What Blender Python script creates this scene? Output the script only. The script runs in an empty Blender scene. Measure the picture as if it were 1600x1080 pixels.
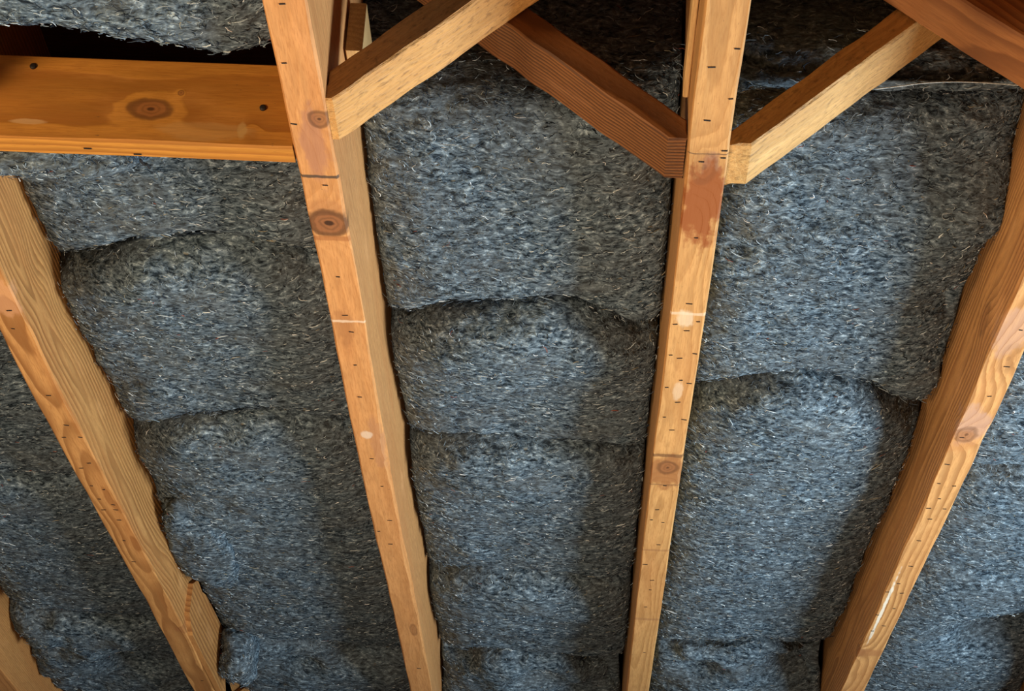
import bpy, math, random
import numpy as np
from mathutils import Matrix, Vector

# ------------------------------------------------------------------ camera, world, lights, exposure
S = bpy.context.scene
CAM_Z = 1.50
CEIL = CAM_Z + 1.12            # height of the joist undersides
F = 3400.0                     # focal length in pixels of the 1600 px wide frame
R3 = np.array([[0.9984, -0.0419, 0.0369], [0.0160, -0.4183, -0.9082], [0.0535, 0.9073, -0.4170]])
u_, s_, v_ = np.linalg.svd(R3); R3 = u_ @ v_
cam_d = bpy.data.cameras.new('camera'); cam = bpy.data.objects.new('camera', cam_d)
S.collection.objects.link(cam)
cam_d.sensor_width = 36.0; cam_d.lens = F / 1600.0 * 36.0
cam_d.clip_start = 0.05; cam_d.clip_end = 100
m = Matrix([[*map(float, R3[i]), 0] for i in range(3)] + [[0, 0, 0, 1]]); m.translation = (0, 0, CAM_Z)
cam.matrix_world = m
S.camera = cam

w = bpy.data.worlds.new('world'); S.world = w; w.use_nodes = True
w.node_tree.nodes['Background'].inputs[0].default_value = (0.9, 0.92, 1.0, 1)
w.node_tree.nodes['Background'].inputs[1].default_value = 0.035

def area(name, loc, target, size, energy, col, sy=None):
    l = bpy.data.lights.new(name, 'AREA'); l.energy = energy; l.color = col; l.size = size
    if sy: l.shape = 'RECTANGLE'; l.size_y = sy
    o = bpy.data.objects.new(name, l); S.collection.objects.link(o); o.location = loc
    o.rotation_euler = (Vector(target) - Vector(loc)).to_track_quat('-Z', 'Y').to_euler()
    return o
area('window_daylight', (1.95, 2.55, 1.50), (0.3, 2.5, 2.7), 0.9, 100, (0.67, 0.86, 1.0), 0.9)
area('warm_fill', (-0.25, 2.2, 0.85), (0.0, 2.2, 2.7), 0.4, 24, (1.0, 0.78, 0.54))  # unseen warm fill added from below to brighten the joist undersides
area('work_lamp', (-1.35, 0.95, 2.0), (-0.45, 2.0, 2.65), 0.25, 17, (1.0, 0.78, 0.5))

vs = S.view_settings
S.display_settings.display_device = 'sRGB'
vs.view_transform = 'Standard'; vs.look = 'None'; vs.gamma = 1.0; vs.use_curve_mapping = False
vs.exposure = 0.0

# ------------------------------------------------------------------ helpers
def ray(px, py): return R3 @ np.array([(px - 800) / F, -(py - 540) / F, -1.0])
def onz(px, py, z):           # point of that pixel's ray at height z above the joist undersides
    d = ray(px, py); p = d * ((1.12 + z) / d[2]); return p[0], p[1]
def onx(px, py, X):
    d = ray(px, py); p = d * (X / d[0]); return p[1], p[2] - 1.12
def ony(px, py, Y):
    d = ray(px, py); p = d * (Y / d[1]); return p[0], p[2] - 1.12

def hash3(ix, iy, iz, seed):
    h = (ix * 374761393 + iy * 668265263 + iz * 2147483647 + seed * 1274126177) & 0xffffffff
    h = ((h ^ (h >> 13)) * 1274126177) & 0xffffffff
    h = ((h ^ (h >> 15)) * 2246822519) & 0xffffffff
    return ((h ^ (h >> 16)) & 0xffffff) / 8388607.5 - 1.0
def vnoise(x, y, z, seed=0):
    x, y, z = np.broadcast_arrays(x, y, z)
    fx, fy, fz = np.floor(x), np.floor(y), np.floor(z)
    ix, iy, iz = fx.astype(np.int64), fy.astype(np.int64), fz.astype(np.int64)
    tx, ty, tz = x - fx, y - fy, z - fz
    sx, sy, sz = [t * t * (3 - 2 * t) for t in (tx, ty, tz)]
    r = 0
    for a in (0, 1):
        wx = sx if a else 1 - sx
        for b in (0, 1):
            wy = sy if b else 1 - sy
            for c in (0, 1):
                wz = sz if c else 1 - sz
                r = r + wx * wy * wz * hash3(ix + a, iy + b, iz + c, seed)
    return r
def fbm(x, y, z, seed=0, octv=3):
    r = 0; a = 1.0
    for i in range(octv):
        r = r + a * vnoise(x * 2**i, y * 2**i, z * 2**i, seed + i * 17); a *= 0.5
    return r

def mesh_np(name, V, Q, mats, mat_idx=None, col=None, smooth=True, tris=None):
    """V (n,3), Q (m,4) quads, tris (k,3)"""
    me = bpy.data.meshes.new(name)
    V = np.asarray(V, np.float32); nq = len(Q); nt = 0 if tris is None else len(tris)
    me.vertices.add(len(V)); me.vertices.foreach_set('co', V.ravel())
    idx = np.asarray(Q, np.int32).ravel()
    if nt: idx = np.concatenate([idx, np.asarray(tris, np.int32).ravel()])
    me.loops.add(len(idx)); me.loops.foreach_set('vertex_index', idx)
    st = np.concatenate([np.arange(nq) * 4, nq * 4 + np.arange(nt) * 3]).astype(np.int32)
    me.polygons.add(nq + nt); me.polygons.foreach_set('loop_start', st)
    me.polygons.foreach_set('loop_total', np.concatenate([np.full(nq, 4), np.full(nt, 3)]).astype(np.int32))
    for mt in mats: me.materials.append(mt)
    if mat_idx is not None: me.polygons.foreach_set('material_index', np.asarray(mat_idx, np.int32))
    me.update(calc_edges=True)
    me.polygons.foreach_set('use_smooth', np.full(nq + nt, smooth))
    if col is not None:
        at = me.color_attributes.new('fibre', 'FLOAT_COLOR', 'POINT')
        at.data.foreach_set('color', np.asarray(col, np.float32).ravel())
    me.validate()
    return me
def link(name, me, parent=None, loc=None, rot=None):
    o = bpy.data.objects.new(name, me); S.collection.objects.link(o)
    if parent: o.parent = parent
    if loc is not None: o.location = loc
    if rot is not None: o.rotation_euler = rot
    return o
def tag(o, label, cat, group=None, kind=None):
    if label: o['label'] = label
    if cat: o['category'] = cat
    if group: o['group'] = group
    if kind: o['kind'] = kind
    return o

# ------------------------------------------------------------------ materials
class NT:
    def __init__(s, name):
        s.m = bpy.data.materials.new(name); s.m.use_nodes = True; s.t = s.m.node_tree
        s.b = s.t.nodes['Principled BSDF']
    def n(s, typ, **kw):
        nd = s.t.nodes.new(typ)
        for k, v in kw.items(): setattr(nd, k, v)
        return nd
    def put(s, sock, v):
        if isinstance(v, bpy.types.NodeSocket): s.t.links.new(v, sock)
        else: sock.default_value = v
    def math(s, op, a, b=0.0, c=None, clamp=False):
        nd = s.n('ShaderNodeMath', operation=op, use_clamp=clamp)
        s.put(nd.inputs[0], a); s.put(nd.inputs[1], b)
        if c is not None: s.put(nd.inputs[2], c)
        return nd.outputs[0]
    def noise(s, vec, scale, detail=3, rough=0.5):
        nd = s.n('ShaderNodeTexNoise'); s.t.links.new(vec, nd.inputs['Vector'])
        nd.inputs['Scale'].default_value = scale; nd.inputs['Detail'].default_value = detail; nd.inputs['Roughness'].default_value = rough
        return nd.outputs['Fac']
    def vmul(s, vec, f, add=(0, 0, 0)):
        nd = s.n('ShaderNodeVectorMath', operation='MULTIPLY_ADD'); s.t.links.new(vec, nd.inputs[0])
        nd.inputs[1].default_value = f; nd.inputs[2].default_value = add; return nd.outputs[0]
    def vlen(s, vec):
        nd = s.n('ShaderNodeVectorMath', operation='LENGTH'); s.t.links.new(vec, nd.inputs[0]); return nd.outputs['Value']
    def mix(s, fac, a, b, blend='MIX'):
        nd = s.n('ShaderNodeMix', data_type='RGBA', blend_type=blend)
        s.put(nd.inputs[0], fac); s.put(nd.inputs[6], a if isinstance(a, bpy.types.NodeSocket) else (*a, 1))
        s.put(nd.inputs[7], b if isinstance(b, bpy.types.NodeSocket) else (*b, 1)); return nd.outputs[2]
    def ramp(s, fac, lo, hi, a=0.0, b=1.0):
        nd = s.n('ShaderNodeMapRange', interpolation_type='SMOOTHSTEP'); s.put(nd.inputs[0], fac)
        nd.inputs[1].default_value = lo; nd.inputs[2].default_value = hi; nd.inputs[3].default_value = a; nd.inputs[4].default_value = b
        return nd.outputs[0]

def wood(name, light, dark, seed=0, centre=(0.01, -0.06), ring=0.0045, ring_str=0.45, knots=(), patches=(), lines=(), sawn=0.0, rough=0.6, knotcol=(0.10, 0.035, 0.012), wander=0.02, coat=0.0):
    """local X runs along the grain; knots (x,y,z,R,stretch,dark); patches (x,y,z,rx,ry,colour,strength); lines (x,halfwidth,colour,strength)"""
    light = (min(1, light[0] * 1.05), light[1] * 0.97, light[2] * 0.78); dark = (dark[0], dark[1] * 0.95, dark[2] * 0.75)
    k = NT(name)
    tc = k.n('ShaderNodeTexCoord').outputs['Object']
    sx = seed * 3.71
    wob = k.n('ShaderNodeTexNoise'); k.t.links.new(k.vmul(tc, (1.6, 5, 5), (sx, sx, 0)), wob.inputs['Vector'])
    wob.inputs['Scale'].default_value = 1.0; wob.inputs['Detail'].default_value = 2
    wsub = k.n('ShaderNodeVectorMath', operation='MULTIPLY_ADD'); k.t.links.new(wob.outputs['Color'], wsub.inputs[0])
    wsub.inputs[1].default_value = (0, wander * 2, wander * 2); k.t.links.new(k.vmul(tc, (0, 1, 1), (0, -centre[0] - wander, -centre[1] - wander)), wsub.inputs[2])
    r = k.vlen(wsub.outputs[0])
    fine = k.noise(k.vmul(tc, (14, 160, 160), (sx, 0, 0)), 1.0, 3, 0.6)
    knot_masks = []
    for (x, y, z, R, st, dk) in knots:
        d = k.vlen(k.vmul(tc, (1 / (R * st), 1 / R, 1 / R), (-x / (R * st), -y / R, -z / R)))
        nz = k.math('MULTIPLY_ADD', k.noise(k.vmul(tc, (60, 60, 60), (sx, 1, 2)), 1.0, 2), 0.5, -0.25)
        d = k.math('ADD', d, nz)
        e = k.math('EXPONENT', k.math('MULTIPLY', k.math('MULTIPLY', d, d), -0.28))
        r = k.math('ADD', r, k.math('MULTIPLY', e, R * 1.1))
        knot_masks.append((d, dk))
    r = k.math('ADD', r, k.math('MULTIPLY', k.noise(k.vmul(tc, (6, 30, 30), (sx, 4, 1)), 1.0, 2), ring * 0.9))
    saw = k.math('FRACT', k.math('DIVIDE', r, ring))
    band = k.math('MULTIPLY', k.ramp(saw, 0.15, 0.82), k.ramp(saw, 1.0, 0.88))
    big = k.noise(k.vmul(tc, (3, 9, 9), (sx, 7, 3)), 1.0, 3)
    bandv = k.math('MULTIPLY', band, k.math('MULTIPLY', k.ramp(big, 0.3, 0.6, 0.5, 1.0), ring_str))
    c = k.mix(bandv, light, dark)
    c = k.mix(k.ramp(fine, 0.35, 0.75, 0.0, 0.45), c, tuple(a * 0.55 for a in light))
    c = k.mix(k.ramp(k.noise(k.vmul(tc, (2.2, 22, 22), (sx, 0, 9)), 1.0, 4), 0.42, 0.8, 0.0, 0.55), c, (light[0] * 0.78, light[1] * 0.60, light[2] * 0.5))
    c = k.mix(k.ramp(k.noise(k.vmul(tc, (7, 25, 25), (sx, 5, 5)), 1.0, 4), 0.58, 0.78, 0.0, 0.35), c, tuple(min(1, a * 1.35 + .04) for a in light))
    hair = k.noise(k.vmul(tc, (45, 620, 620), (sx, 3, 8)), 1.0, 3, 0.65)
    c = k.mix(k.ramp(hair, 0.42, 0.72, 0.0, 0.5), c, tuple(a * q for a, q in zip(light, (0.55, 0.45, 0.38))))
    # small dark flecks / dirt
    fl = k.noise(k.vmul(tc, (90, 260, 260), (sx, 2, 2)), 1.0, 2)
    c = k.mix(k.ramp(fl, 0.72, 0.8, 0.0, 0.6), c, (0.08, 0.045, 0.025))
    for (x, y, z, rx, ry, colr, stg) in patches:
        d = k.vlen(k.vmul(tc, (1 / rx, 1 / ry, 1 / ry), (-x / rx, -y / ry, -z / ry)))
        d = k.math('ADD', d, k.math('MULTIPLY_ADD', k.noise(k.vmul(tc, (22, 55, 55), (sx, 3, 3)), 1.0, 4, 0.6), 2.0, -1.0))
        c = k.mix(k.ramp(d, 1.25, 0.75, 0, stg), c, colr)
    for d, dk in knot_masks:
        core = k.ramp(d, 1.1, 0.75, 0.0, dk)
        kr = k.math('SINE', k.math('MULTIPLY', d, 17.0))
        kc = k.mix(k.ramp(kr, -0.4, 1.0, 0.0, 0.5), tuple(a * 2.6 for a in knotcol), knotcol)
        c = k.mix(core, c, kc)
        ringm = k.math('MULTIPLY', k.ramp(d, 0.72, 0.95), k.ramp(d, 1.35, 1.05))
        c = k.mix(k.math('MULTIPLY', ringm, min(1, dk * 0.9)), c, knotcol)
        c = k.mix(k.math('MULTIPLY', k.ramp(d, 0.28, 0.14), dk), c, tuple(a * 0.4 for a in knotcol))
    for (x, hw, colr, stg) in lines:
        sepx = k.n('ShaderNodeSeparateXYZ'); k.t.links.new(tc, sepx.inputs[0])
        xx = k.math('ADD', sepx.outputs[0], k.math('MULTIPLY_ADD', k.noise(k.vmul(tc, (40, 60, 10)), 1.0, 2), 0.008, -0.004))
        dd = k.math('ABSOLUTE', k.math('SUBTRACT', xx, x))
        c = k.mix(k.math('MULTIPLY', k.ramp(sepx.outputs[2], 0.004, 0.002), k.ramp(dd, hw * 1.3, hw * 0.6, 0, stg)), c, colr)
    h = k.math('ADD', k.math('MULTIPLY', fine, 0.6), k.math('MULTIPLY', bandv, -0.8))
    if sawn:
        sn = k.noise(k.vmul(tc, (85, 150, 150), (0, 0, sx)), 1.0, 4, 0.6)
        sn2 = k.noise(k.vmul(tc, (70, 170, 170), (0, 5, sx)), 1.0, 3, 0.6)
        h = k.math('ADD', h, k.math('MULTIPLY', k.math('ADD', sn, k.math('MULTIPLY', sn2, 1.2)), 1.6 * sawn))
        c = k.mix(k.math('MULTIPLY', k.ramp(sn, 0.52, 0.72), 0.55 * sawn), c, tuple(a * 0.32 for a in dark))
        c = k.mix(k.math('MULTIPLY', k.ramp(sn2, 0.58, 0.70), 0.5 * sawn), c, tuple(a * 0.5 for a in dark))
    bp = k.n('ShaderNodeBump'); bp.inputs['Strength'].default_value = 0.5 + 0.4 * sawn; bp.inputs['Distance'].default_value = 0.0012
    k.t.links.new(h, bp.inputs['Height']); k.t.links.new(bp.outputs[0], k.b.inputs['Normal'])
    k.t.links.new(c, k.b.inputs['Base Color']); k.b.inputs['Roughness'].default_value = rough
    k.b.inputs['Specular IOR Level'].default_value = 0.35
    if coat: k.b.inputs['Coat Weight'].default_value = coat; k.b.inputs['Coat Roughness'].default_value = 0.35
    return k.m

def plain(name, col, rough=0.6, metal=0.0):
    k = NT(name); tc = k.n('ShaderNodeTexCoord').outputs['Object']
    nz = k.noise(tc, 300, 3); c = k.mix(k.ramp(nz, 0.4, 0.7), col, tuple(a * 0.5 for a in col))
    k.t.links.new(c, k.b.inputs['Base Color']); k.b.inputs['Roughness'].default_value = rough; k.b.inputs['Metallic'].default_value = metal
    return k.m

def denim(name, tint=(1, 1, 1), gain=1.0):
    k = NT(name); tc = k.n('ShaderNodeTexCoord').outputs['Object']
    wv = k.n('ShaderNodeTexNoise'); k.t.links.new(tc, wv.inputs['Vector']); wv.inputs['Scale'].default_value = 28; wv.inputs['Detail'].default_value = 2
    warp = k.n('ShaderNodeVectorMath', operation='MULTIPLY_ADD'); k.t.links.new(wv.outputs['Color'], warp.inputs[0]); warp.inputs[1].default_value = (0.02, 0.02, 0.02); k.t.links.new(tc, warp.inputs[2])
    wp = warp.outputs[0]
    a = k.noise(k.vmul(wp, (80, 140, 180)), 1.0, 3, 0.62)
    b = k.noise(k.vmul(wp, (230, 330, 420), (3, 1, 7)), 1.0, 2, 0.6)
    g = k.noise(k.vmul(tc, (9, 14, 14)), 1.0, 3)
    v = k.math('ADD', k.math('MULTIPLY', a, 0.70), k.math('MULTIPLY', b, 0.30))
    cr = k.n('ShaderNodeValToRGB'); k.t.links.new(v, cr.inputs[0]); e = cr.color_ramp.elements
    def C(c): return (c[0] * tint[0] * gain, c[1] * tint[1] * gain, c[2] * tint[2] * gain, 1)
    e[0].position = 0.40; e[0].color = C((0.016, 0.024, 0.032)); e[1].position = 0.65; e[1].color = C((0.55, 0.62, 0.64))
    for p, c in ((0.45, (0.068, 0.090, 0.108)), (0.53, (0.145, 0.180, 0.205)), (0.60, (0.27, 0.32, 0.35))):
        x = e.new(p); x.color = C(c)
    c = k.mix(k.ramp(g, 0.35, 0.7, 0.0, 0.45), cr.outputs[0], C((0.13, 0.125, 0.115))[:3], 'MIX')
    # stray coloured lint: ochre and rust flecks
    f1 = k.noise(k.vmul(tc, (90, 160, 160), (9, 9, 1)), 1.0, 1)
    c = k.mix(k.ramp(f1, 0.74, 0.80, 0, 0.5), c, (0.22, 0.17, 0.09))
    bp = k.n('ShaderNodeBump'); bp.inputs['Strength'].default_value = 0.9; bp.inputs['Distance'].default_value = 0.004
    k.t.links.new(v, bp.inputs['Height']); k.t.links.new(bp.outputs[0], k.b.inputs['Normal'])
    k.t.links.new(c, k.b.inputs['Base Color']); k.b.inputs['Roughness'].default_value = 0.95; k.b.inputs['Specular IOR Level'].default_value = 0.1
    return k.m
def fibre_mat():
    k = NT('denim_fibre'); at = k.n('ShaderNodeAttribute', attribute_name='fibre')
    k.t.links.new(at.outputs['Color'], k.b.inputs['Base Color']); k.b.inputs['Roughness'].default_value = 0.9; k.b.inputs['Specular IOR Level'].default_value = 0.1
    return k.m

# ------------------------------------------------------------------ the setting: boards of the floor above
PXL = {}
SUB = 0.335
m_sub = wood('subfloor_wood', (0.22, 0.10, 0.05), (0.10, 0.04, 0.02), seed=5)
m_iron = plain('rusty_iron', (0.035, 0.022, 0.016), 0.6, 0.3)
m_steel = plain('nail_steel', (0.16, 0.14, 0.12), 0.4, 0.9)

def box_arrays(x0, x1, y0, y1, z0, z1):
    V = [(x0, y0, z0), (x1, y0, z0), (x1, y1, z0), (x0, y1, z0), (x0, y0, z1), (x1, y0, z1), (x1, y1, z1), (x0, y1, z1)]
    Q = [(0, 3, 2, 1), (4, 5, 6, 7), (0, 1, 5, 4), (1, 2, 6, 5), (2, 3, 7, 6), (3, 0, 4, 7)]
    return np.array(V, float), np.array(Q)

Y0, Y1 = 0.9, 5.1
V, Q = box_arrays(-1.20, 1.05, Y0, Y1, CEIL + SUB + 0.001, CEIL + SUB + 0.025)
# several boards side by side with narrow gaps, in one structural skin
Vs, Qs = [], []
yy = Y0
while yy < Y1:
    v, q = box_arrays(-1.25, 1.10, yy, min(yy + 0.137, Y1), CEIL + SUB + 0.0005, CEIL + SUB + 0.02)
    Qs.append(q + 8 * len(Vs)); Vs.append(v); yy += 0.14
o = link('ceiling', mesh_np('ceiling', np.vstack(Vs), np.vstack(Qs), [m_sub], smooth=False)); tag(o, None, None, kind='structure')

# ------------------------------------------------------------------ joists
def beam_mesh(name, L, wd, ht, mat, seed=0, step=0.012, ch=0.002, wob=0.0012, wane=(), x_cut=None):
    """beam along local X, centred in Y, underside at z=0; eight-sided section with eased arrises that wander"""
    n = max(3, int(L / step) + 1); xs = np.linspace(0, L, n)
    hw = wd / 2
    c1 = ch * (1 + 0.6 * vnoise(xs * 9, 0, 0, seed)); c2 = ch * (1 + 0.6 * vnoise(xs * 9, 5, 0, seed))
    for (x, half, amt, side) in wane:
        bump = amt * np.exp(-((xs - x) / half) ** 2) * (1 + 0.3 * vnoise(xs * 60, 2, 1, seed))
        if side > 0: c2 = c2 + bump
        else: c1 = c1 + bump
    dy = wob * vnoise(xs * 2.2, 1, 3, seed) + 0.3 * wob * vnoise(xs * 14, 4, 3, seed)
    dz = wob * 0.8 * vnoise(xs * 2.7, 9, 3, seed)
    prof = []
    for (sy, sz, kind) in [(-1, 0, 'b1'), (1, 0, 'b2'), (1, 0, 's2'), (1, 1, 't2'), (1, 1, 'u2'), (-1, 1, 'u1'), (-1, 1, 't1'), (-1, 0, 's1')]:
        y = sy * hw + dy; z = sz * ht + dz
        if kind == 'b1': y = y + c1
        if kind == 'b2': y = y - c2
        if kind == 's2': z = z + c2
        if kind == 's1': z = z + c1
        if kind == 't2': z = z - ch
        if kind == 't1': z = z - ch
        if kind == 'u2': y = y - ch
        if kind == 'u1': y = y + ch
        prof.append(np.stack([xs, y, z], 1))
    A = np.stack(prof, 1)                                # n,8,3
    V = A.reshape(-1, 3); i = np.arange(n - 1)[:, None]; j = np.arange(8)[None]; jn = (j + 1) % 8
    Q = np.stack([i * 8 + j, (i + 1) * 8 + j, (i + 1) * 8 + jn, i * 8 + jn], -1).reshape(-1, 4)
    # end caps
    e = (n - 1) * 8
    caps = [(0, 1, 2, 3), (0, 3, 4, 7), (4, 5, 6, 7)]
    Q = np.vstack([Q, [c for c in caps], [tuple(e + t for t in reversed(c)) for c in caps]])
    return mesh_np(name, V, Q, [mat], smooth=False)

JW = 0.042
JX = {'A': -0.7245, 'B': -0.2990, 'C': 0.1105, 'D': 0.5005, 'Z': -1.125, 'E': 0.905}
def loc_under(j, px, py):       # pixel on the joist's underside -> local coordinates of the joist
    x, y = onz(px, py, 0.0); return (y - Y0, -(x - JX[j]), 0.0)
def loc_side(j, px, py, side):  # pixel on a flank of the joist
    X = JX[j] + side * JW / 2; y, z = onx(px, py, X); return (y - Y0, -side * JW / 2, z)

staple_v, staple_q = box_arrays(-0.0008, 0.0008, -0.0038, 0.0038, -0.0006, 0.0008)
staple_v[[0, 3, 4, 7], 1] *= 1.0
staple_me = mesh_np('staple', staple_v, staple_q, [m_iron], smooth=False)
nail_me_v, nail_me_q = [], []
def disc_mesh(name, r, t, mat, seg=14):
    a = np.linspace(0, 2 * math.pi, seg, endpoint=False)
    V = [(r * math.cos(t_), r * math.sin(t_), 0.001) for t_ in a] + [(r * math.cos(t_), r * math.sin(t_), -t * 0.6) for t_ in a] + [(0.7 * r * math.cos(t_), 0.7 * r * math.sin(t_), -t) for t_ in a] + [(0, 0, -t)]
    Q = [(i, (i + 1) % seg, seg + (i + 1) % seg, seg + i) for i in range(seg)] + [(seg + i, seg + (i + 1) % seg, 2 * seg + (i + 1) % seg, 2 * seg + i) for i in range(seg)]
    T = [(2 * seg + i, 2 * seg + (i + 1) % seg, 3 * seg) for i in range(seg)]
    return mesh_np(name, V, Q, [mat], tris=T)
nail_me = disc_mesh('nail_head', 0.0036, 0.002, m_iron)

marks = {
 'B': [(441,5),(444,98),(459,194),(528,433),(539,493),(549,519),(508,290),(555,570),(562,619),(581,715),(597,759),(609,813),(610,850),(592,830),(655,1045)],
 'C': [(1152,75),(1112,104),(1142,154),(1105,188),(1130,247),(1137,236),(1096,253),(1088,372),(1077,475),(1055,507),(1091,503),(1073,517),(1048,555),(1086,553),(1062,560),(1064,594),(1077,599),(1042,605),(1059,628),(1038,651),(1069,655),(1050,671),(1039,758),(1027,796),(1018,812),(1036,816),(1019,907),(1016,922),(1029,851),(1008,882),(1009,949),(1007,1020)],
 'D': [(1595,515),(1573,572),(1546,618),(1503,682),(1491,758),(1467,754),(1480,724),(1468,778),(1451,793),(1476,794),(1453,810),(1436,844),(1423,884),(1404,911),(1385,924),(1409,926),(1397,950),(1371,960),(1381,977),(1363,985)],
 'A': [(20,515),(14,487),(76,617),(104,663),(100,682),(128,682),(139,723),(127,731),(143,759),(162,765),(177,789),(181,797),(162,797),(155,780),(194,845),(209,878),(186,813),(316,1064)],
}
def U(j, px, py, *r): return (*loc_under(j, px, py), *r)
def SD(j, px, py, side, *r): return (*loc_side(j, px, py, side), *r)
orange = ((0.60, 0.285, 0.105), (0.36, 0.135, 0.038))
mats_j = {
 'A': wood('joist_wood_left', (0.62, 0.31, 0.115), (0.30, 0.12, 0.035), 1, centre=(-0.012, 0.045), ring=0.0075, ring_str=1.0, wander=0.035,
        knots=[SD('A', 50, 410, 1, 0.012, 2.6, 0.05), SD('A', 95, 480, 1, 0.012, 3, 0.0)],
        patches=[U('A', 290, 985, 0.02, 0.02, (0.34, 0.12, 0.035), 0.6), U('A', 5, 470, 0.05, 0.02, (0.72, 0.34, 0.16), 0.5)]),
 'B': wood('joist_wood_knotted', (0.66, 0.325, 0.135), (0.40, 0.155, 0.045), 2, centre=(0.03, -0.09), ring=0.007, ring_str=0.30,
        knots=[U('B', 513, 350, 0.021, 1.3, 0.9), U('B', 499, 187, 0.010, 1.5, 0.7), U('B', 646, 985, 0.006, 5, 0.4)],
        patches=[U('B', 492, 228, 0.075, 0.014, (0.40, 0.17, 0.095), 0.65), U('B', 590, 690, 0.09, 0.010, (0.43, 0.19, 0.09), 0.5), U('B', 540, 515, 0.05, 0.012, (0.36, 0.14, 0.045), 0.5),
                 U('B', 575, 678, 0.012, 0.008, (0.80, 0.62, 0.45), 0.6), U('B', 510, 325, 0.02, 0.02, (0.42, 0.17, 0.06), 0.5)],
        lines=[(U('B', 500, 277)[0], 0.0034, (0.07, 0.045, 0.03), 0.9), (U('B', 543, 503)[0], 0.003, (0.78, 0.55, 0.36), 0.75), (U('B', 515, 373)[0], 0.006, (0.34, 0.11, 0.03), 0.6)]),
 'C': wood('joist_wood_figured', (0.63, 0.345, 0.145), (0.33, 0.15, 0.05), 3, centre=(0.012, -0.035), ring=0.0042, ring_str=0.5,
        knots=[U('C', 1100, 262, 0.012, 2.6, 0.25), U('C', 1043, 730, 0.013, 1.7, 0.6)],
        patches=[U('C', 1108, 276, 0.045, 0.010, (0.36, 0.19, 0.13), 0.7), U('C', 1098, 318, 0.085, 0.024, (0.30, 0.085, 0.02), 1.0), U('C', 1042, 738, 0.06, 0.03, (0.34, 0.13, 0.04), 0.85),
                 U('C', 1070, 500, 0.02, 0.010, (0.80, 0.62, 0.42), 0.5), U('C', 1060, 612, 0.03, 0.006, (0.80, 0.6, 0.4), 0.4)],
        lines=[(U('C', 1104, 241)[0], 0.0012, (0.14, 0.07, 0.03), 0.85), (U('C', 1075, 491)[0], 0.004, (0.78, 0.55, 0.36), 0.6), (U('C', 1040, 711)[0], 0.006, (0.12, 0.05, 0.02), 0.7), (U('C', 1035, 757)[0], 0.003, (0.15, 0.07, 0.03), 0.5), (U('C', 1025, 860)[0], 0.004, (0.30, 0.13, 0.05), 0.5), (U('C', 1005, 968)[0], 0.006, (0.36, 0.16, 0.06), 0.6)]),
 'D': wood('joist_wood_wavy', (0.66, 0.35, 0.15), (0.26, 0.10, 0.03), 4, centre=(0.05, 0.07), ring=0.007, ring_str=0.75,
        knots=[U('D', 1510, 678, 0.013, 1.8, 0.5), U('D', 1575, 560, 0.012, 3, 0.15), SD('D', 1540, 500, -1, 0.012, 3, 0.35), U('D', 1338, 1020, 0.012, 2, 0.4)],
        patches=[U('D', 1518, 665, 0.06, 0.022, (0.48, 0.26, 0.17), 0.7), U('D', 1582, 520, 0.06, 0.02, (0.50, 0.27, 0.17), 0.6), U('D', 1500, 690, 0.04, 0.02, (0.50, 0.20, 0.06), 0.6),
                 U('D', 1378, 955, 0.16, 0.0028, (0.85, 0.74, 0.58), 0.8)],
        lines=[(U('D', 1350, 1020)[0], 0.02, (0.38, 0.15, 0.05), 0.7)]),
 'Z': wood('joist_wood_outer', *orange, 6),
 'E': wood('joist_wood_beyond', *orange, 7),
}
jl = {'A': 'leftmost full joist, slanting, peppered with staples, a splintered strip beside its lower end',
      'B': 'orange wooden joist with a dark ringed knot and a black line across it',
      'C': 'wooden joist with a rust-brown stained patch where two braces meet it, dark knot lower down',
      'D': 'rightmost visible wooden joist, steeply slanting, with a long pale paint streak and dark brown flank',
      'Z': 'orange joist end peeking in at the lower left corner',
      'E': 'wooden joist beyond the right side of the ceiling'}
wanes = {'A': [], 'B': [(onz(595, 700, 0)[1] - Y0, 0.12, 0.005, -1), (onz(640, 900, 0)[1] - Y0, 0.25, 0.003, -1)], 'C': [(onz(1062, 745, 0)[1] - Y0, 0.03, 0.003, -1)],
         'D': [(onz(1540, 690, 0)[1] - Y0, 0.05, 0.003, -1)], 'Z': [], 'E': []}
JO = {}
for j, x in JX.items():
    L = Y1 - Y0
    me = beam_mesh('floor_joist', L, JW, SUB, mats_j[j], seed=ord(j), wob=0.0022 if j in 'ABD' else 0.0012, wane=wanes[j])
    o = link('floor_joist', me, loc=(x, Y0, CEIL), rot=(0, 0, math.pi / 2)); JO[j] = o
    tag(o, jl[j], 'joist', 'wooden floor joists')
    for i, (px, py) in enumerate(marks.get(j, [])):
        lx, ly, lz = loc_under(j, px, py)
        ly = max(-JW / 2 + 0.005, min(JW / 2 - 0.005, ly))
        lz = (0.0022 if j in 'ABD' else 0.0012) * 0.8 * float(vnoise(np.array([lx * 2.7]), 9, 3, ord(j))[0])
        s = link('staple', staple_me, o, (lx, ly, lz), (0, 0, random.Random(px).uniform(-0.25, 0.25)))
        s.scale = (1.25, random.Random(py).uniform(0.5, 1.0), 1)

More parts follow.
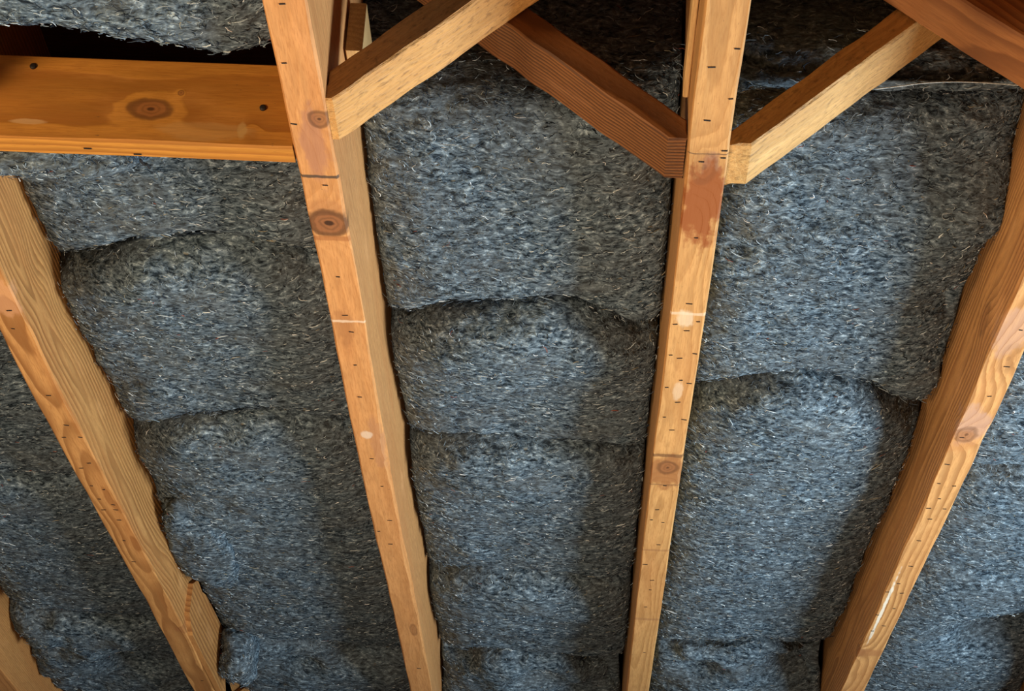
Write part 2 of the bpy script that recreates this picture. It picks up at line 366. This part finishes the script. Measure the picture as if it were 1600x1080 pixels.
# ------------------------------------------------------------------ cross bridging and blocking
def clip(poly, a, b, c):        # keep a*x+b*y<=c
    out = []
    for i in range(len(poly)):
        p, q = poly[i], poly[(i + 1) % len(poly)]
        fp, fq = a * p[0] + b * p[1] - c, a * q[0] + b * q[1] - c
        if fp <= 0: out.append(p)
        if fp * fq < 0:
            t = fp / (fp - fq); out.append((p[0] + t * (q[0] - p[0]), p[1] + t * (q[1] - p[1])))
    return out
def brace(name, p, slope, thick, y0, y1, xl, xr, mat, seed, zmin=0.002, zmax=SUB - 0.002):
    """slanting brace in an x-z plane; p = point (x,z) on its lower edge; cut plumb at xl, xr and level at zmin"""
    ang = math.atan(slope); ca, sa = math.cos(ang), math.sin(ang)
    def loc(x, z): return ((x - p[0]) * ca + (z - p[1]) * sa, -(x - p[0]) * sa + (z - p[1]) * ca)
    poly = [(-1.5, 0), (1.5, 0), (1.5, thick), (-1.5, thick)]
    # world x = p0 + X*ca - Z*sa ; world z = p1 + X*sa + Z*ca
    poly = clip(poly, ca, -sa, xr - p[0]); poly = clip(poly, -ca, sa, -(xl - p[0]))
    poly = clip(poly, -sa, -ca, -(zmin - p[1])); poly = clip(poly, sa, ca, zmax - p[1])
    # subdivide the outline and give sawn edges a slight wander
    pts = []
    for i in range(len(poly)):
        a, b = np.array(poly[i]), np.array(poly[(i + 1) % len(poly)]); n = max(1, int(np.linalg.norm(b - a) / 0.01))
        for t in range(n):
            pts.append(a + (b - a) * t / n)
    pts = np.array(pts); n = len(pts)
    wv = 0.0009 * vnoise(pts[:, 0] * 40, pts[:, 1] * 40, 0, seed)
    W = y1 - y0; rows = []
    cen = pts.mean(0)
    for (yy, ins) in ((0, 0.0022), (0.0022, 0.0), (W - 0.0022, 0.0), (W, 0.0022)):
        q = pts.copy(); q[:, 1] += np.where(pts[:, 1] < thick / 2, ins, -ins) + wv
        rows.append(np.stack([q[:, 0], np.full(n, yy) + 0.0008 * vnoise(pts[:, 0] * 30, yy * 99, 3, seed), q[:, 1]], 1))
    V = np.vstack(rows)
    i = np.arange(3)[:, None]; jj = np.arange(n)[None]; jn = (jj + 1) % n
    Q = np.stack([i * n + jj, i * n + jn, (i + 1) * n + jn, (i + 1) * n + jj], -1).reshape(-1, 4)
    me = bpy.data.meshes.new(name)
    me.from_pydata([tuple(v) for v in V], [], [tuple(int(t) for t in q) for q in Q] + [tuple(reversed(range(n))), tuple(range(3 * n, 4 * n))])
    me.materials.append(mat); me.update()
    o = link(name, me, loc=(p[0], y0, CEIL + p[1]), rot=(0, -ang, 0))
    return o
g = JW / 2 + 0.001
m_b1 = wood('brace_sawn_pale', (0.68, 0.37, 0.135), (0.36, 0.15, 0.045), 11, centre=(0.02, -0.20), ring=0.009, ring_str=0.25, sawn=0.9, wander=0.01)
m_b2 = wood('brace_lined', (0.27, 0.115, 0.042), (0.06, 0.022, 0.008), 12, centre=(0.22, 0.03), ring=0.0065, ring_str=1.0, sawn=0.4, wander=0.022)
m_b3 = wood('brace_sawn_gold', (0.62, 0.37, 0.15), (0.34, 0.17, 0.06), 13, centre=(0.02, -0.20), ring=0.009, ring_str=0.3, sawn=0.8, wander=0.01)
m_b4 = wood('brace_wavy', (0.40, 0.17, 0.065), (0.15, 0.05, 0.018), 14, centre=(0.05, 0.10), ring=0.007, ring_str=0.85, sawn=0.15, wander=0.02)
b1 = brace('cross_brace', (-0.273, -0.001), 0.917, 0.030, 1.873, 1.955, JX['B'] + g, JX['C'] - g, m_b1, 1)
tag(b1, 'pale rough-sawn diagonal brace rising rightward from the knotted joist, in front of its crossing partner', 'brace', 'crossed diagonal braces between the joists')
b2 = brace('cross_brace', (0.081, 0.013), -0.758, 0.031, 1.958, 2.042, JX['B'] + g, JX['C'] - g, m_b2, 2, zmin=0.022)
tag(b2, 'brown straight-grained diagonal brace rising leftward from the rust-stained joist, passing behind the pale brace', 'brace', 'crossed diagonal braces between the joists')
b3 = brace('cross_brace', (0.156, 0.018), 0.90, 0.027, 1.958, 2.042, JX['C'] + g, JX['D'] - g, m_b3, 3, zmin=0.018)
tag(b3, 'golden rough-sawn brace rising rightward off the rust-stained joist, its squared end grain showing', 'brace', 'crossed diagonal braces between the joists')
b4 = brace('cross_brace', (0.437, 0.094), -0.726, 0.042, 1.873, 1.955, JX['C'] + g, JX['D'] - g, m_b4, 4)
tag(b4, 'wide brown wavy-grained brace cutting across the top right corner', 'brace', 'crossed diagonal braces between the joists')

# blocking board between joists A and B
bx0, bx1 = JX['A'] + JW / 2 + 0.001, JX['B'] - JW / 2 - 0.001
BY = 1.969
def LB(px, py, *r):
    x, z = ony(px, py, BY); return (x - bx0, -0.0165, z, *r)
m_bl = wood('blocking_wood', (0.60, 0.26, 0.045), (0.32, 0.105, 0.015), 21, centre=(-0.14, 0.05), ring=0.011, ring_str=0.75, coat=0.15, rough=0.5, wander=0.006,
            knots=[LB(235, 170, 0.011, 1.9, 0.75), LB(283, 145, 0.003, 1.0, 0.6), LB(395, 205, 0.006, 0.8, 0.0)], knotcol=(0.12, 0.04, 0.012),
            patches=[LB(45, 190, 0.018, 0.003, (0.80, 0.48, 0.22), 0.5), LB(330, 205, 0.05, 0.010, (0.60, 0.30, 0.09), 0.5), LB(378, 205, 0.005, 0.012, (0.62, 0.36, 0.12), 0.6)])
me = beam_mesh('blocking_board', bx1 - bx0, 0.033, 0.100, m_bl, seed=33, ch=0.0015, wob=0.001)
bl = link('blocking_board', me, loc=(bx0, BY + 0.0165, CEIL), rot=(0, 0, 0))
tag(bl, 'yellow-stained horizontal board with an oval knot and two nail heads, at the upper left', 'board')
for (px, py) in ((52, 104), (411, 169)):
    x, z = ony(px, py, BY)
    link('nail_head', nail_me, bl, (x - bx0, -0.0168, z), (-math.pi / 2, 0, 0))
# dark underside nail gouges
for (px, py) in ((137, 232), (215, 241)):
    x, y = onz(px, py, 0)
    s = link('staple', staple_me, bl, (x - bx0, y - BY - 0.0165, 0.0), (0, 0, math.pi / 2)); s.scale = (1, 1.1, 1)

# splintered scab beside joist A
xs_ = JX['A'] + JW / 2 + 0.0008
pp = [onx(px, py, xs_ + 0.010) for px, py in [(300, 1005), (296, 960), (299, 935), (302, 912), (309, 906), (316, 925), (322, 930), (335, 955), (350, 985), (351, 1040), (354, 1100), (350, 1130)]]
poly = [(a, b) for a, b in pp if True]
poly = [(a, max(b, 0.003)) for a, b in poly] + [(poly[-1][0] + 0.3, 0.13), (poly[-1][0] + 0.3, 0.003)]
n = len(poly); bx = xs_ ; V = [(0, a, b) for a, b in poly] + [(0.010, a, b) for a, b in poly]
cy = poly[0][0]
me = bpy.data.meshes.new('splintered_scab')
me.from_pydata([(a - cy, -x, b) for x, a, b in V], [], [tuple(range(n)), tuple(reversed(range(n, 2 * n)))] + [(i, n + i, n + (i + 1) % n, (i + 1) % n) for i in range(n)])
m_sc = wood('scab_wood', (0.55, 0.26, 0.09), (0.24, 0.09, 0.03), 41, centre=(0, 0.12), ring=0.011, ring_str=0.8, wander=0.012)
me.materials.append(m_sc)
o = link('splintered_scab', me, loc=(xs_, cy, CEIL), rot=(0, 0, math.pi / 2))
tag(o, 'torn, splintered strip of wood standing against the flank of the left joist near the bottom', 'wood scrap')

# small offcut behind the pale brace and thin strip on joist C
m_off = wood('offcut_wood', (0.60, 0.40, 0.20), (0.40, 0.22, 0.09), 42, ring=0.006)
me = beam_mesh('wood_block', 0.10, 0.018, 0.06, m_off, seed=51, ch=0.001)
x, z = ony(526, 75, 2.00)
o = link('wood_block', me, loc=(JX['B'] + JW / 2 + 0.0115, 1.965, CEIL + 0.118), rot=(0, 0, math.pi / 2))
tag(o, 'small pale wood block tucked in the corner between the knotted joist and the pale brace', 'wood block')
me = beam_mesh('wood_strip', 0.45, 0.006, 0.03, m_off, seed=52, ch=0.001)
o = link('wood_strip', me, loc=(JX['C'] - JW / 2 - 0.0045, 1.49, CEIL + 0.062), rot=(0, 0, math.pi / 2))
tag(o, 'thin strip of wood along the left flank of the rust-stained joist above the braces', 'wood strip')

# ------------------------------------------------------------------ denim insulation
M_DEN = denim('denim_batt', (0.94, 1.0, 1.05), 0.86); M_FIB = fibre_mat()
def fibres(P, N, count, rng, size=1.0, keep=None):
    """curled lint lying on surface points P with normals N; returns V,Q,C"""
    idx = rng.integers(0, len(P), count)
    p = P[idx] + rng.normal(0, 0.0015, (count, 3)); n = N[idx]
    L = rng.gamma(2.0, 0.0026, count) * size + 0.0025
    L = np.minimum(L, 0.022)
    ax = rng.normal(0, 0.40, count)
    d = np.stack([np.cos(ax), np.sin(ax), np.zeros(count)], 1) * rng.choice([-1, 1], count)[:, None]
    d = d + rng.normal(0, 0.22, (count, 3))
    d -= n * (d * n).sum(1, keepdims=True) * 0.9; d /= np.linalg.norm(d, axis=1, keepdims=True)
    b = np.cross(n, d)
    K = 5; curl = rng.normal(0, 1.0, count) * np.where(rng.random(count) < 0.35, 2.6, 0.9)
    lift = rng.uniform(0.0004, 0.003, count)
    t = np.linspace(0, 1, K)
    pts = []
    pos = p + n * lift[:, None] * 0.3; pts.append(pos)
    for i in range(1, K):
        a = curl * t[i] + rng.normal(0, 0.25, count)
        dd = d * np.cos(a)[:, None] + b * np.sin(a)[:, None] + n * (rng.normal(0.08, 0.22, count) * (1 - t[i]))[:, None]
        pos = pos + dd * (L / (K - 1))[:, None]; pts.append(pos)
    C = np.stack(pts, 1)                                # count,K,3
    rad = rng.uniform(0.00028, 0.00062, count) * size
    T = np.gradient(C, axis=1); T /= np.linalg.norm(T, axis=2, keepdims=True) + 1e-9
    up = n[:, None, :] + 0 * T; sd = np.cross(T, up); sd /= np.linalg.norm(sd, axis=2, keepdims=True) + 1e-9; up = np.cross(sd, T)
    rr = (rad[:, None] * np.array([0.6, 1, 1, 1, 0.4])[None])[..., None]
    ring = [C + rr * (math.cos(a) * sd + math.sin(a) * up) for a in (math.pi / 2, math.pi / 2 + 2.094, math.pi / 2 + 4.189)]
    V = np.stack(ring, 2)                               # count,K,3,3
    base = (np.arange(count) * K * 3)[:, None, None]; i = np.arange(K - 1)[None, :, None]; j = np.arange(3)[None, None]; jn = (j + 1) % 3
    Q = np.stack([base + i * 3 + j, base + i * 3 + jn, base + (i + 1) * 3 + jn, base + (i + 1) * 3 + j], -1).reshape(-1, 4)
    pal = np.array([[0.02, 0.028, 0.04], [0.05, 0.065, 0.085], [0.12, 0.15, 0.18], [0.25, 0.30, 0.33], [0.48, 0.53, 0.55], [0.90, 0.93, 0.90], [0.35, 0.30, 0.20], [0.28, 0.08, 0.05]])
    pr = np.array([0.24, 0.20, 0.20, 0.21, 0.11, 0.028, 0.01, 0.003]); pr /= pr.sum()
    ci = rng.choice(len(pal), count, p=pr); col = pal[ci] * rng.uniform(0.75, 1.2, (count, 1))
    col = np.clip(col, 0, 1); col = np.concatenate([col, np.ones((count, 1))], 1)
    return V.reshape(-1, 3), Q, np.repeat(col, K * 3, axis=0)

def finish_soft(name, V, Q, N_src, P_src, count, seed, extra_tris=None, size=1.0, mat=None):
    rng = np.random.default_rng(seed)
    org = np.array([P_src[:, 0].mean(), P_src[:, 1].min(), P_src[:, 2].max()])
    fv, fq, fc = fibres(P_src, N_src, count, rng, size)
    c0 = np.tile([0.15, 0.17, 0.19, 1], (len(V), 1))
    VV = np.vstack([V, fv]); QQ = np.vstack([Q, fq + len(V)]); CC = np.vstack([c0, fc])
    nt = 0 if extra_tris is None else len(extra_tris)
    mi = np.concatenate([np.zeros(len(Q)), np.ones(len(fq)), np.zeros(nt)])
    me = mesh_np(name, VV - org, QQ, [mat or M_DEN, M_FIB], mi, CC, True, extra_tris)
    return link(name, me, loc=(org[0], org[1], org[2] + CEIL))

def smooth_path(pts, ds):
    pts = np.array(pts, float); out = []
    P = np.vstack([pts[-1], pts, pts[:2]])
    for i in range(1, len(pts) + 1):
        p0, p1, p2, p3 = P[i - 1], P[i], P[i + 1], P[i + 2]
        n = max(2, int(np.linalg.norm(p2 - p1) / ds))
        la, lb, lc = [max(1e-6, float(np.linalg.norm(q))) for q in (p1 - p0, p2 - p1, p3 - p2)]
        m1 = (p2 - p0) / (la + lb) * lb; m2 = (p3 - p1) / (lb + lc) * lb
        for t in np.arange(n) / n:
            out.append((2*t**3 - 3*t*t + 1) * p1 + (t**3 - 2*t*t + t) * m1 + (3*t*t - 2*t**3) * p2 + (t**3 - t*t) * m2)
    return np.array(out)

def batt(label, j0, j1, y0, y1, zn, zm, zf, arc0=0.0, arc1=0.0, zl=0.03, zr=0.03, seed=0, lump=0.006, dens=26000, skew0=0.0, skew1=0.0, group='grey denim insulation batts between the joists', dents=(), size=1.0, top=0.30, nr=0.05, gap0=0.0012):
    xl = JX[j0] + JW / 2 + 0.0035; xr = JX[j1] - JW / 2 - 0.0035
    L = y1 - y0
    prof = [(y0 + 0.03, top), (y0 + 0.006, (top + zn) / 2), (y0 + 0.002, zn + nr), (y0 + 0.014, zn + nr * 0.42), (y0 + 0.04, zn + nr * 0.10), (y0 + min(0.10, L * .3), zn),
            (y0 + 0.5 * L, zm), (y1 - min(0.12, L * .25), (zm * 0.35 + zf * 0.65)), (y1 - 0.03, zf), (y1 - 0.004, zf + 0.018), (y1 - 0.001, zf + 0.06), (y1 - 0.02, top)]
    sec = smooth_path(prof, 0.0042); ns = len(sec)
    nu = 84; u = np.linspace(0, 1, nu)
    # tighter columns at the two flanks
    u = 0.5 - 0.5 * np.cos(np.pi * u) * (0.35) - 0.65 * (0.5 - u)
    u = (u - u[0]) / (u[-1] - u[0])
    Uu, Sx = np.meshgrid(u, np.arange(ns), indexing='ij')
    Yb = sec[:, 0][Sx]; Zb = sec[:, 1][Sx]
    c = (2 * Uu - 1)
    fy = np.clip((Yb - y0) / L, 0, 1)
    sh0 = arc0 * np.abs(c)**2.2 * 1.0 + skew0 * c; sh1 = arc1 * np.abs(c)**2.2 + skew1 * c
    sh0 = sh0 + 0.012 * vnoise(Uu * 5, 0.3, 0.2, seed); sh1 = sh1 + 0.012 * vnoise(Uu * 5, 0.3, 0.2, seed + 1)
    Y = Yb + sh0 * (1 - fy)**2 + sh1 * fy**2 - (sh1 - 0) * 0
    low = np.clip((top - Zb) / (top - max(zn, zm, zf)), 0, 1)
    edge = np.where(c < 0, zl, zr) * np.abs(c) ** 2.4
    lip = 0.012 * np.exp(-(1 - np.abs(c)) / 0.035) + 0.016 * np.clip((np.abs(c) - 0.55) / 0.45, 0, 1) ** 2 + 0.022 * c**2 * (1 - fy) ** 3
    Z = Zb + low * (edge + lip)
    X = xl + (xr - xl) * Uu
    P = np.stack([X, Y, Z], -1)
    # normals
    du = np.gradient(P, axis=0); dv = np.roll(P, -1, 1) - np.roll(P, 1, 1)
    N = np.cross(du, dv); N /= np.linalg.norm(N, axis=2, keepdims=True) + 1e-9
    flip = np.sign((N[:, :, 2] * (Zb - 0.2)).sum()); N = N if flip > 0 else -N     # outward
    taper = np.clip((1 - np.abs(c)) / 0.04, 0, 1)
    disp = lump * fbm(X * 8, Y * 8, Z * 8, seed, 3) + 0.0035 * fbm(X * 26, Y * 42, Z * 42, seed + 3, 3) + 0.0013 * fbm(X * 120, Y * 210, Z * 210, seed + 6, 2)
    for (dx, dy, dr, amt) in dents:
        disp = disp - amt * np.exp(-(((X - dx) / dr) ** 2 + ((Y - dy) / dr) ** 2))
    P = P + N * (disp * low * (0.25 + 0.75 * taper))[..., None]
    P[..., 0] = np.clip(P[..., 0], xl - 0.002, xr + 0.002); P[..., 2] = np.minimum(P[..., 2], SUB - 0.004)
    V = P.reshape(-1, 3)
    i = np.arange(nu - 1)[:, None]; jj = np.arange(ns)[None]; jn = (jj + 1) % ns
    Q = np.stack([i * ns + jj, (i + 1) * ns + jj, (i + 1) * ns + jn, i * ns + jn], -1).reshape(-1, 4)
    if flip < 0: pass
    # caps as fans
    cl, cr_ = len(V), len(V) + 1
    V = np.vstack([V, P[0].mean(0), P[-1].mean(0)])
    T = [(cl, s, (s + 1) % ns) for s in range(ns)] + [(cr_, (nu - 1) * ns + (s + 1) % ns, (nu - 1) * ns + s) for s in range(ns)]
    ok = (low > 0.15) & (np.abs(c) < 0.985)
    area_ = (xr - xl) * (L + 0.1)
    o = finish_soft('insulation_batt', V, Q, N[ok], P[ok], int(area_ * dens), seed, T, size)
    tag(o, label, 'insulation', group)
    return o

def Yr(px, py, z=0.095): return onz(px, py, z)[1]
G = 0.009
# bay between the two left joists (board bay)
batt('insulation batt above the yellow board, its frayed edge hanging over a black gap', 'A', 'B', 1.0, 1.856, 0.05, 0.05, 0.045, 0, 0.0, 0.0, 0.0, 101, lump=0.004, dens=34000, skew1=0.028, size=1.15)
y_a1, y_a2, y_a3 = Yr(340, 385, .095), Yr(370, 655, .09), Yr(480, 1000, .1)
batt('insulation batt directly below the yellow board, left of the ringed knot', 'A', 'B', 2.10, y_a1, 0.10, 0.095, 0.10, 0, 0.10, 0.01, 0.005, 102, top=0.165, nr=0.03, skew1=-0.035)
batt('insulation batt with a long arched upper edge, second below the yellow board', 'A', 'B', y_a1 + G, y_a2, 0.066, 0.080, 0.095, 0.10, 0.09, 0.01, 0.01, 103, skew0=-0.035, skew1=-0.03)
batt('longest dark insulation batt beside the splintered scab, third below the yellow board', 'A', 'B', y_a2 + G, y_a3, 0.064, 0.080, 0.09, 0.09, 0.05, 0.012, 0.012, 104, skew0=-0.03, dens=20000)
batt('insulation batt at the bottom edge between the left and knotted joists', 'A', 'B', y_a3 + 0.035, 4.9, 0.070, 0.09, 0.11, -0.04, 0.0, 0.0, 0.0, 105, dens=14000, lump=0.012, dents=[(*onz(560, 1020, 0.1), 0.07, 0.07), (*onz(460, 1030, 0.1), 0.06, 0.05)])
# middle bay
y_b = [Yr(810, 477), Yr(820, 690), Yr(830, 897), Yr(830, 1022)]
batt('rolled end of insulation above the pale brace, top centre', 'B', 'C', 0.9, 1.665, 0.07, 0.07, 0.06, 0, 0.0, 0.0, 0.0, 111, size=1.15, skew1=-.16)
batt('bright insulation batt just below the crossed braces, middle bay, topmost there', 'B', 'C', 2.080, y_b[0], 0.112, 0.10, 0.095, 0.0, 0.12, 0.004, 0.01, 112, dens=34000)
batt('insulation batt with an arched shadowed crest, second below the braces in the middle bay', 'B', 'C', y_b[0] + G, y_b[1], 0.062, 0.078, 0.095, 0.12, 0.07, 0.015, 0.01, 113, dens=30000)
batt('insulation batt level with the dark knot of the stained joist, third down the middle bay', 'B', 'C', y_b[1] + G, y_b[2], 0.066, 0.080, 0.095, 0.07, 0.06, 0.012, 0.01, 114)
batt('dark short insulation batt, middle bay, last full one near the bottom', 'B', 'C', y_b[2] + G, y_b[3], 0.066, 0.080, 0.095, 0.06, 0.06, 0.012, 0.01, 115, dens=20000)
batt('lumpy insulation at the bottom edge of the middle bay', 'B', 'C', y_b[3] + 0.035, 4.95, 0.070, 0.09, 0.11, 0.06, 0.0, 0.0, 0.0, 116, lump=0.024, dens=14000, nr=0.03, dents=[(*onz(955, 1035, 0.1), 0.06, 0.09), (*onz(720, 1030, 0.1), 0.05, 0.03), (*onz(840, 1040, 0.1), 0.045, 0.04)])
# right bay
y_c = [Yr(1480, 131, .125), Yr(1250, 592), Yr(1230, 1005)]
batt('narrow offcut of insulation right behind the golden brace, above a pale thread', 'C', 'D', 2.050, 2.092, 0.168, 0.168, 0.168, 0, 0.0, 0.0, 0.0, 120, size=1.1, nr=0.03)
batt('large bright insulation batt between the stained joist and the rightmost joist, below the golden brace', 'C', 'D', 2.098, y_c[1], 0.128, 0.10, 0.095, 0.0, 0.13, 0.0, 0.01, 121, skew1=0.02, dens=34000, dents=[(0.46, 2.28, 0.07, -0.028), (0.47, 2.52, 0.05, 0.022), (0.47, 2.74, 0.045, -0.008), (0.15, 2.35, 0.05, 0.012)])
batt('long insulation batt with an arched crest, right bay, beneath the large bright one', 'C', 'D', y_c[1] + G, y_c[2], 0.062, 0.078, 0.095, 0.13, 0.10, 0.012, 0.02, 122, skew0=0.02)
batt('humped insulation at the bottom edge of the right bay', 'C', 'D', y_c[2] + 0.035, 4.95, 0.070, 0.09, 0.11, 0.10, 0.0, 0.0, 0.0, 123, lump=0.024, dens=14000, nr=0.03, dents=[(*onz(1270, 1040, 0.1), 0.07, 0.08), (*onz(1080, 1035, 0.1), 0.05, 0.04)])
# left corner bay
y_z = [Yr(60, 745), Yr(100, 955)]
batt('insulation batt seen left of the leftmost slanting joist, upper one', 'Z', 'A', 2.35, y_z[0], 0.10, 0.10, 0.09, 0, 0.03, 0.01, 0.02, 131, dents=[(-0.80, 2.83, 0.05, 0.02)])
batt('insulation batt left of the leftmost slanting joist, below a ragged dark crease', 'Z', 'A', y_z[0] + G, y_z[1], 0.075, 0.085, 0.09, 0.03, 0.03, 0.02, 0.02, 132, dens=20000)
batt('dark lumpy insulation in the lower left corner', 'Z', 'A', y_z[1] + 0.035, 4.9, 0.070, 0.09, 0.11, 0.03, 0, 0.0, 0.0, 133, lump=0.024, dens=14000, dents=[(*onz(220, 1030, 0.1), 0.07, 0.08), (*onz(90, 1000, 0.1), 0.04, 0.04)])
# far right bay
y_d = [Yr(1570, 732), Yr(1520, 897)]
batt('bluish insulation right of the rightmost joist, upper one', 'D', 'E', 2.35, y_d[0], 0.10, 0.10, 0.095, 0, 0.05, 0.01, 0.02, 141)
batt('bright blue insulation batt at the right edge of the view, below an arched crease', 'D', 'E', y_d[0] + G, y_d[1], 0.078, 0.085, 0.095, 0.05, 0.03, 0.03, 0.02, 142)
batt('insulation with a dark hollow in the lower right corner', 'D', 'E', y_d[1] + G, 4.9, 0.085, 0.085, 0.09, 0.03, 0, 0.02, 0.02, 143, dens=18000, dents=[(*onz(1585, 1000, 0.1), 0.10, 0.15)])

def blob(label, centre, radii, seed, name='insulation_scrap', count=900, rot=0.0, sup=1.4, lump=0.18):
    nu, nv = 56, 40
    th = np.linspace(0, 2 * np.pi, nu, endpoint=False)[:, None]; ph = np.linspace(0.02, np.pi - 0.02, nv)[None]
    sp = lambda v: np.sign(v) * np.abs(v) ** (1 / sup)
    d = np.stack([sp(np.cos(th) * np.sin(ph)), sp(np.sin(th) * np.sin(ph)), sp(np.cos(ph) + 0 * th)], -1)
    k = 1 + lump * fbm(d[..., 0] * 1.6, d[..., 1] * 1.6, d[..., 2] * 1.6, seed, 3) + 0.04 * fbm(d[..., 0] * 9, d[..., 1] * 9, d[..., 2] * 9, seed + 5, 2)
    P = d * k[..., None] * np.array(radii)
    cr, sr = math.cos(rot), math.sin(rot); P = np.stack([P[..., 0] * cr - P[..., 1] * sr, P[..., 0] * sr + P[..., 1] * cr, P[..., 2]], -1)
    N = P / (np.array(radii) ** 2); N /= np.linalg.norm(N, axis=2, keepdims=True)
    P = P + np.array(centre); V = P.reshape(-1, 3)
    i = np.arange(nu)[:, None]; ii = (i + 1) % nu; j = np.arange(nv - 1)[None]
    Q = np.stack([i * nv + j, i * nv + j + 1, ii * nv + j + 1, ii * nv + j], -1).reshape(-1, 4)
    a, b = len(V), len(V) + 1; V = np.vstack([V, P[:, 0].mean(0), P[:, -1].mean(0)])
    T = [(a, t * nv, ((t + 1) % nu) * nv) for t in range(nu)] + [(b, ((t + 1) % nu) * nv + nv - 1, t * nv + nv - 1) for t in range(nu)]
    o = finish_soft(name, V, Q, N.reshape(-1, 3), P.reshape(-1, 3), count, seed, T)
    return tag(o, label, 'insulation scrap', 'loose scraps of insulation')
x, y = onz(375, 1015, 0.075)
blob('rounded bluish scrap of insulation wedged beside the splintered scab', (x, y, 0.062), (0.034, 0.060, 0.050), 201, count=900)
x, y = onz(312, 850, 0.085)
blob('pale bluish tuft of insulation pressed against the left joist, above the scab', (x + 0.005, y, 0.086), (0.055, 0.19, 0.024), 202, count=1500)
x, y = onz(60, 252, 0.02)
blob('pale fluffy tuft of insulation poking out under the left end of the yellow board', (x + 0.005, 2.050, 0.042), (0.10, 0.034, 0.040), 203, count=1400)
x, y = onz(1190, 130, 0.12)
blob('pale bluish tuft of insulation above the golden brace, against the stained joist', (0.185, 2.075, 0.128), (0.045, 0.022, 0.026), 204, count=700)

# ------------------------------------------------------------------ loose threads
def thread(label, pts, r, col, name='loose_thread'):
    cu = bpy.data.curves.new(name, 'CURVE'); cu.dimensions = '3D'; cu.bevel_depth = r; cu.bevel_resolution = 1
    sp = cu.splines.new('NURBS'); sp.points.add(len(pts) - 1); sp.use_endpoint_u = True; sp.order_u = 3
    c = np.mean(pts, 0)
    for q, p in zip(sp.points, pts): q.co = (*(np.array(p) - c), 1)
    me_o = bpy.data.objects.new(name, cu); S.collection.objects.link(me_o)
    dg = bpy.context.evaluated_depsgraph_get(); me = bpy.data.meshes.new_from_object(me_o.evaluated_get(dg)); bpy.data.objects.remove(me_o)
    me.materials.clear(); me.materials.append(plain(name + '_yarn', col, 0.9))
    o = link(name, me, loc=(c[0], c[1], c[2] + CEIL)); return tag(o, label, 'thread')
P = [(*onz(px, py, z), z) for px, py, z in [(219, 249, 0.004), (222, 254, 0.002), (226, 258, 0.001), (230, 256, 0.002), (234, 263, 0.001)]]
thread('black scrap of string dangling under the yellow board', P, 0.0016, (0.01, 0.01, 0.012))
P = [(*onz(px, py, 0.108), 0.108) for px, py in [(1368, 139), (1400, 136), (1430, 131), (1470, 128), (1510, 128), (1550, 130), (1600, 134)]]
thread('long pale thread lying across the insulation below the golden brace', P, 0.0006, (0.6, 0.62, 0.6))
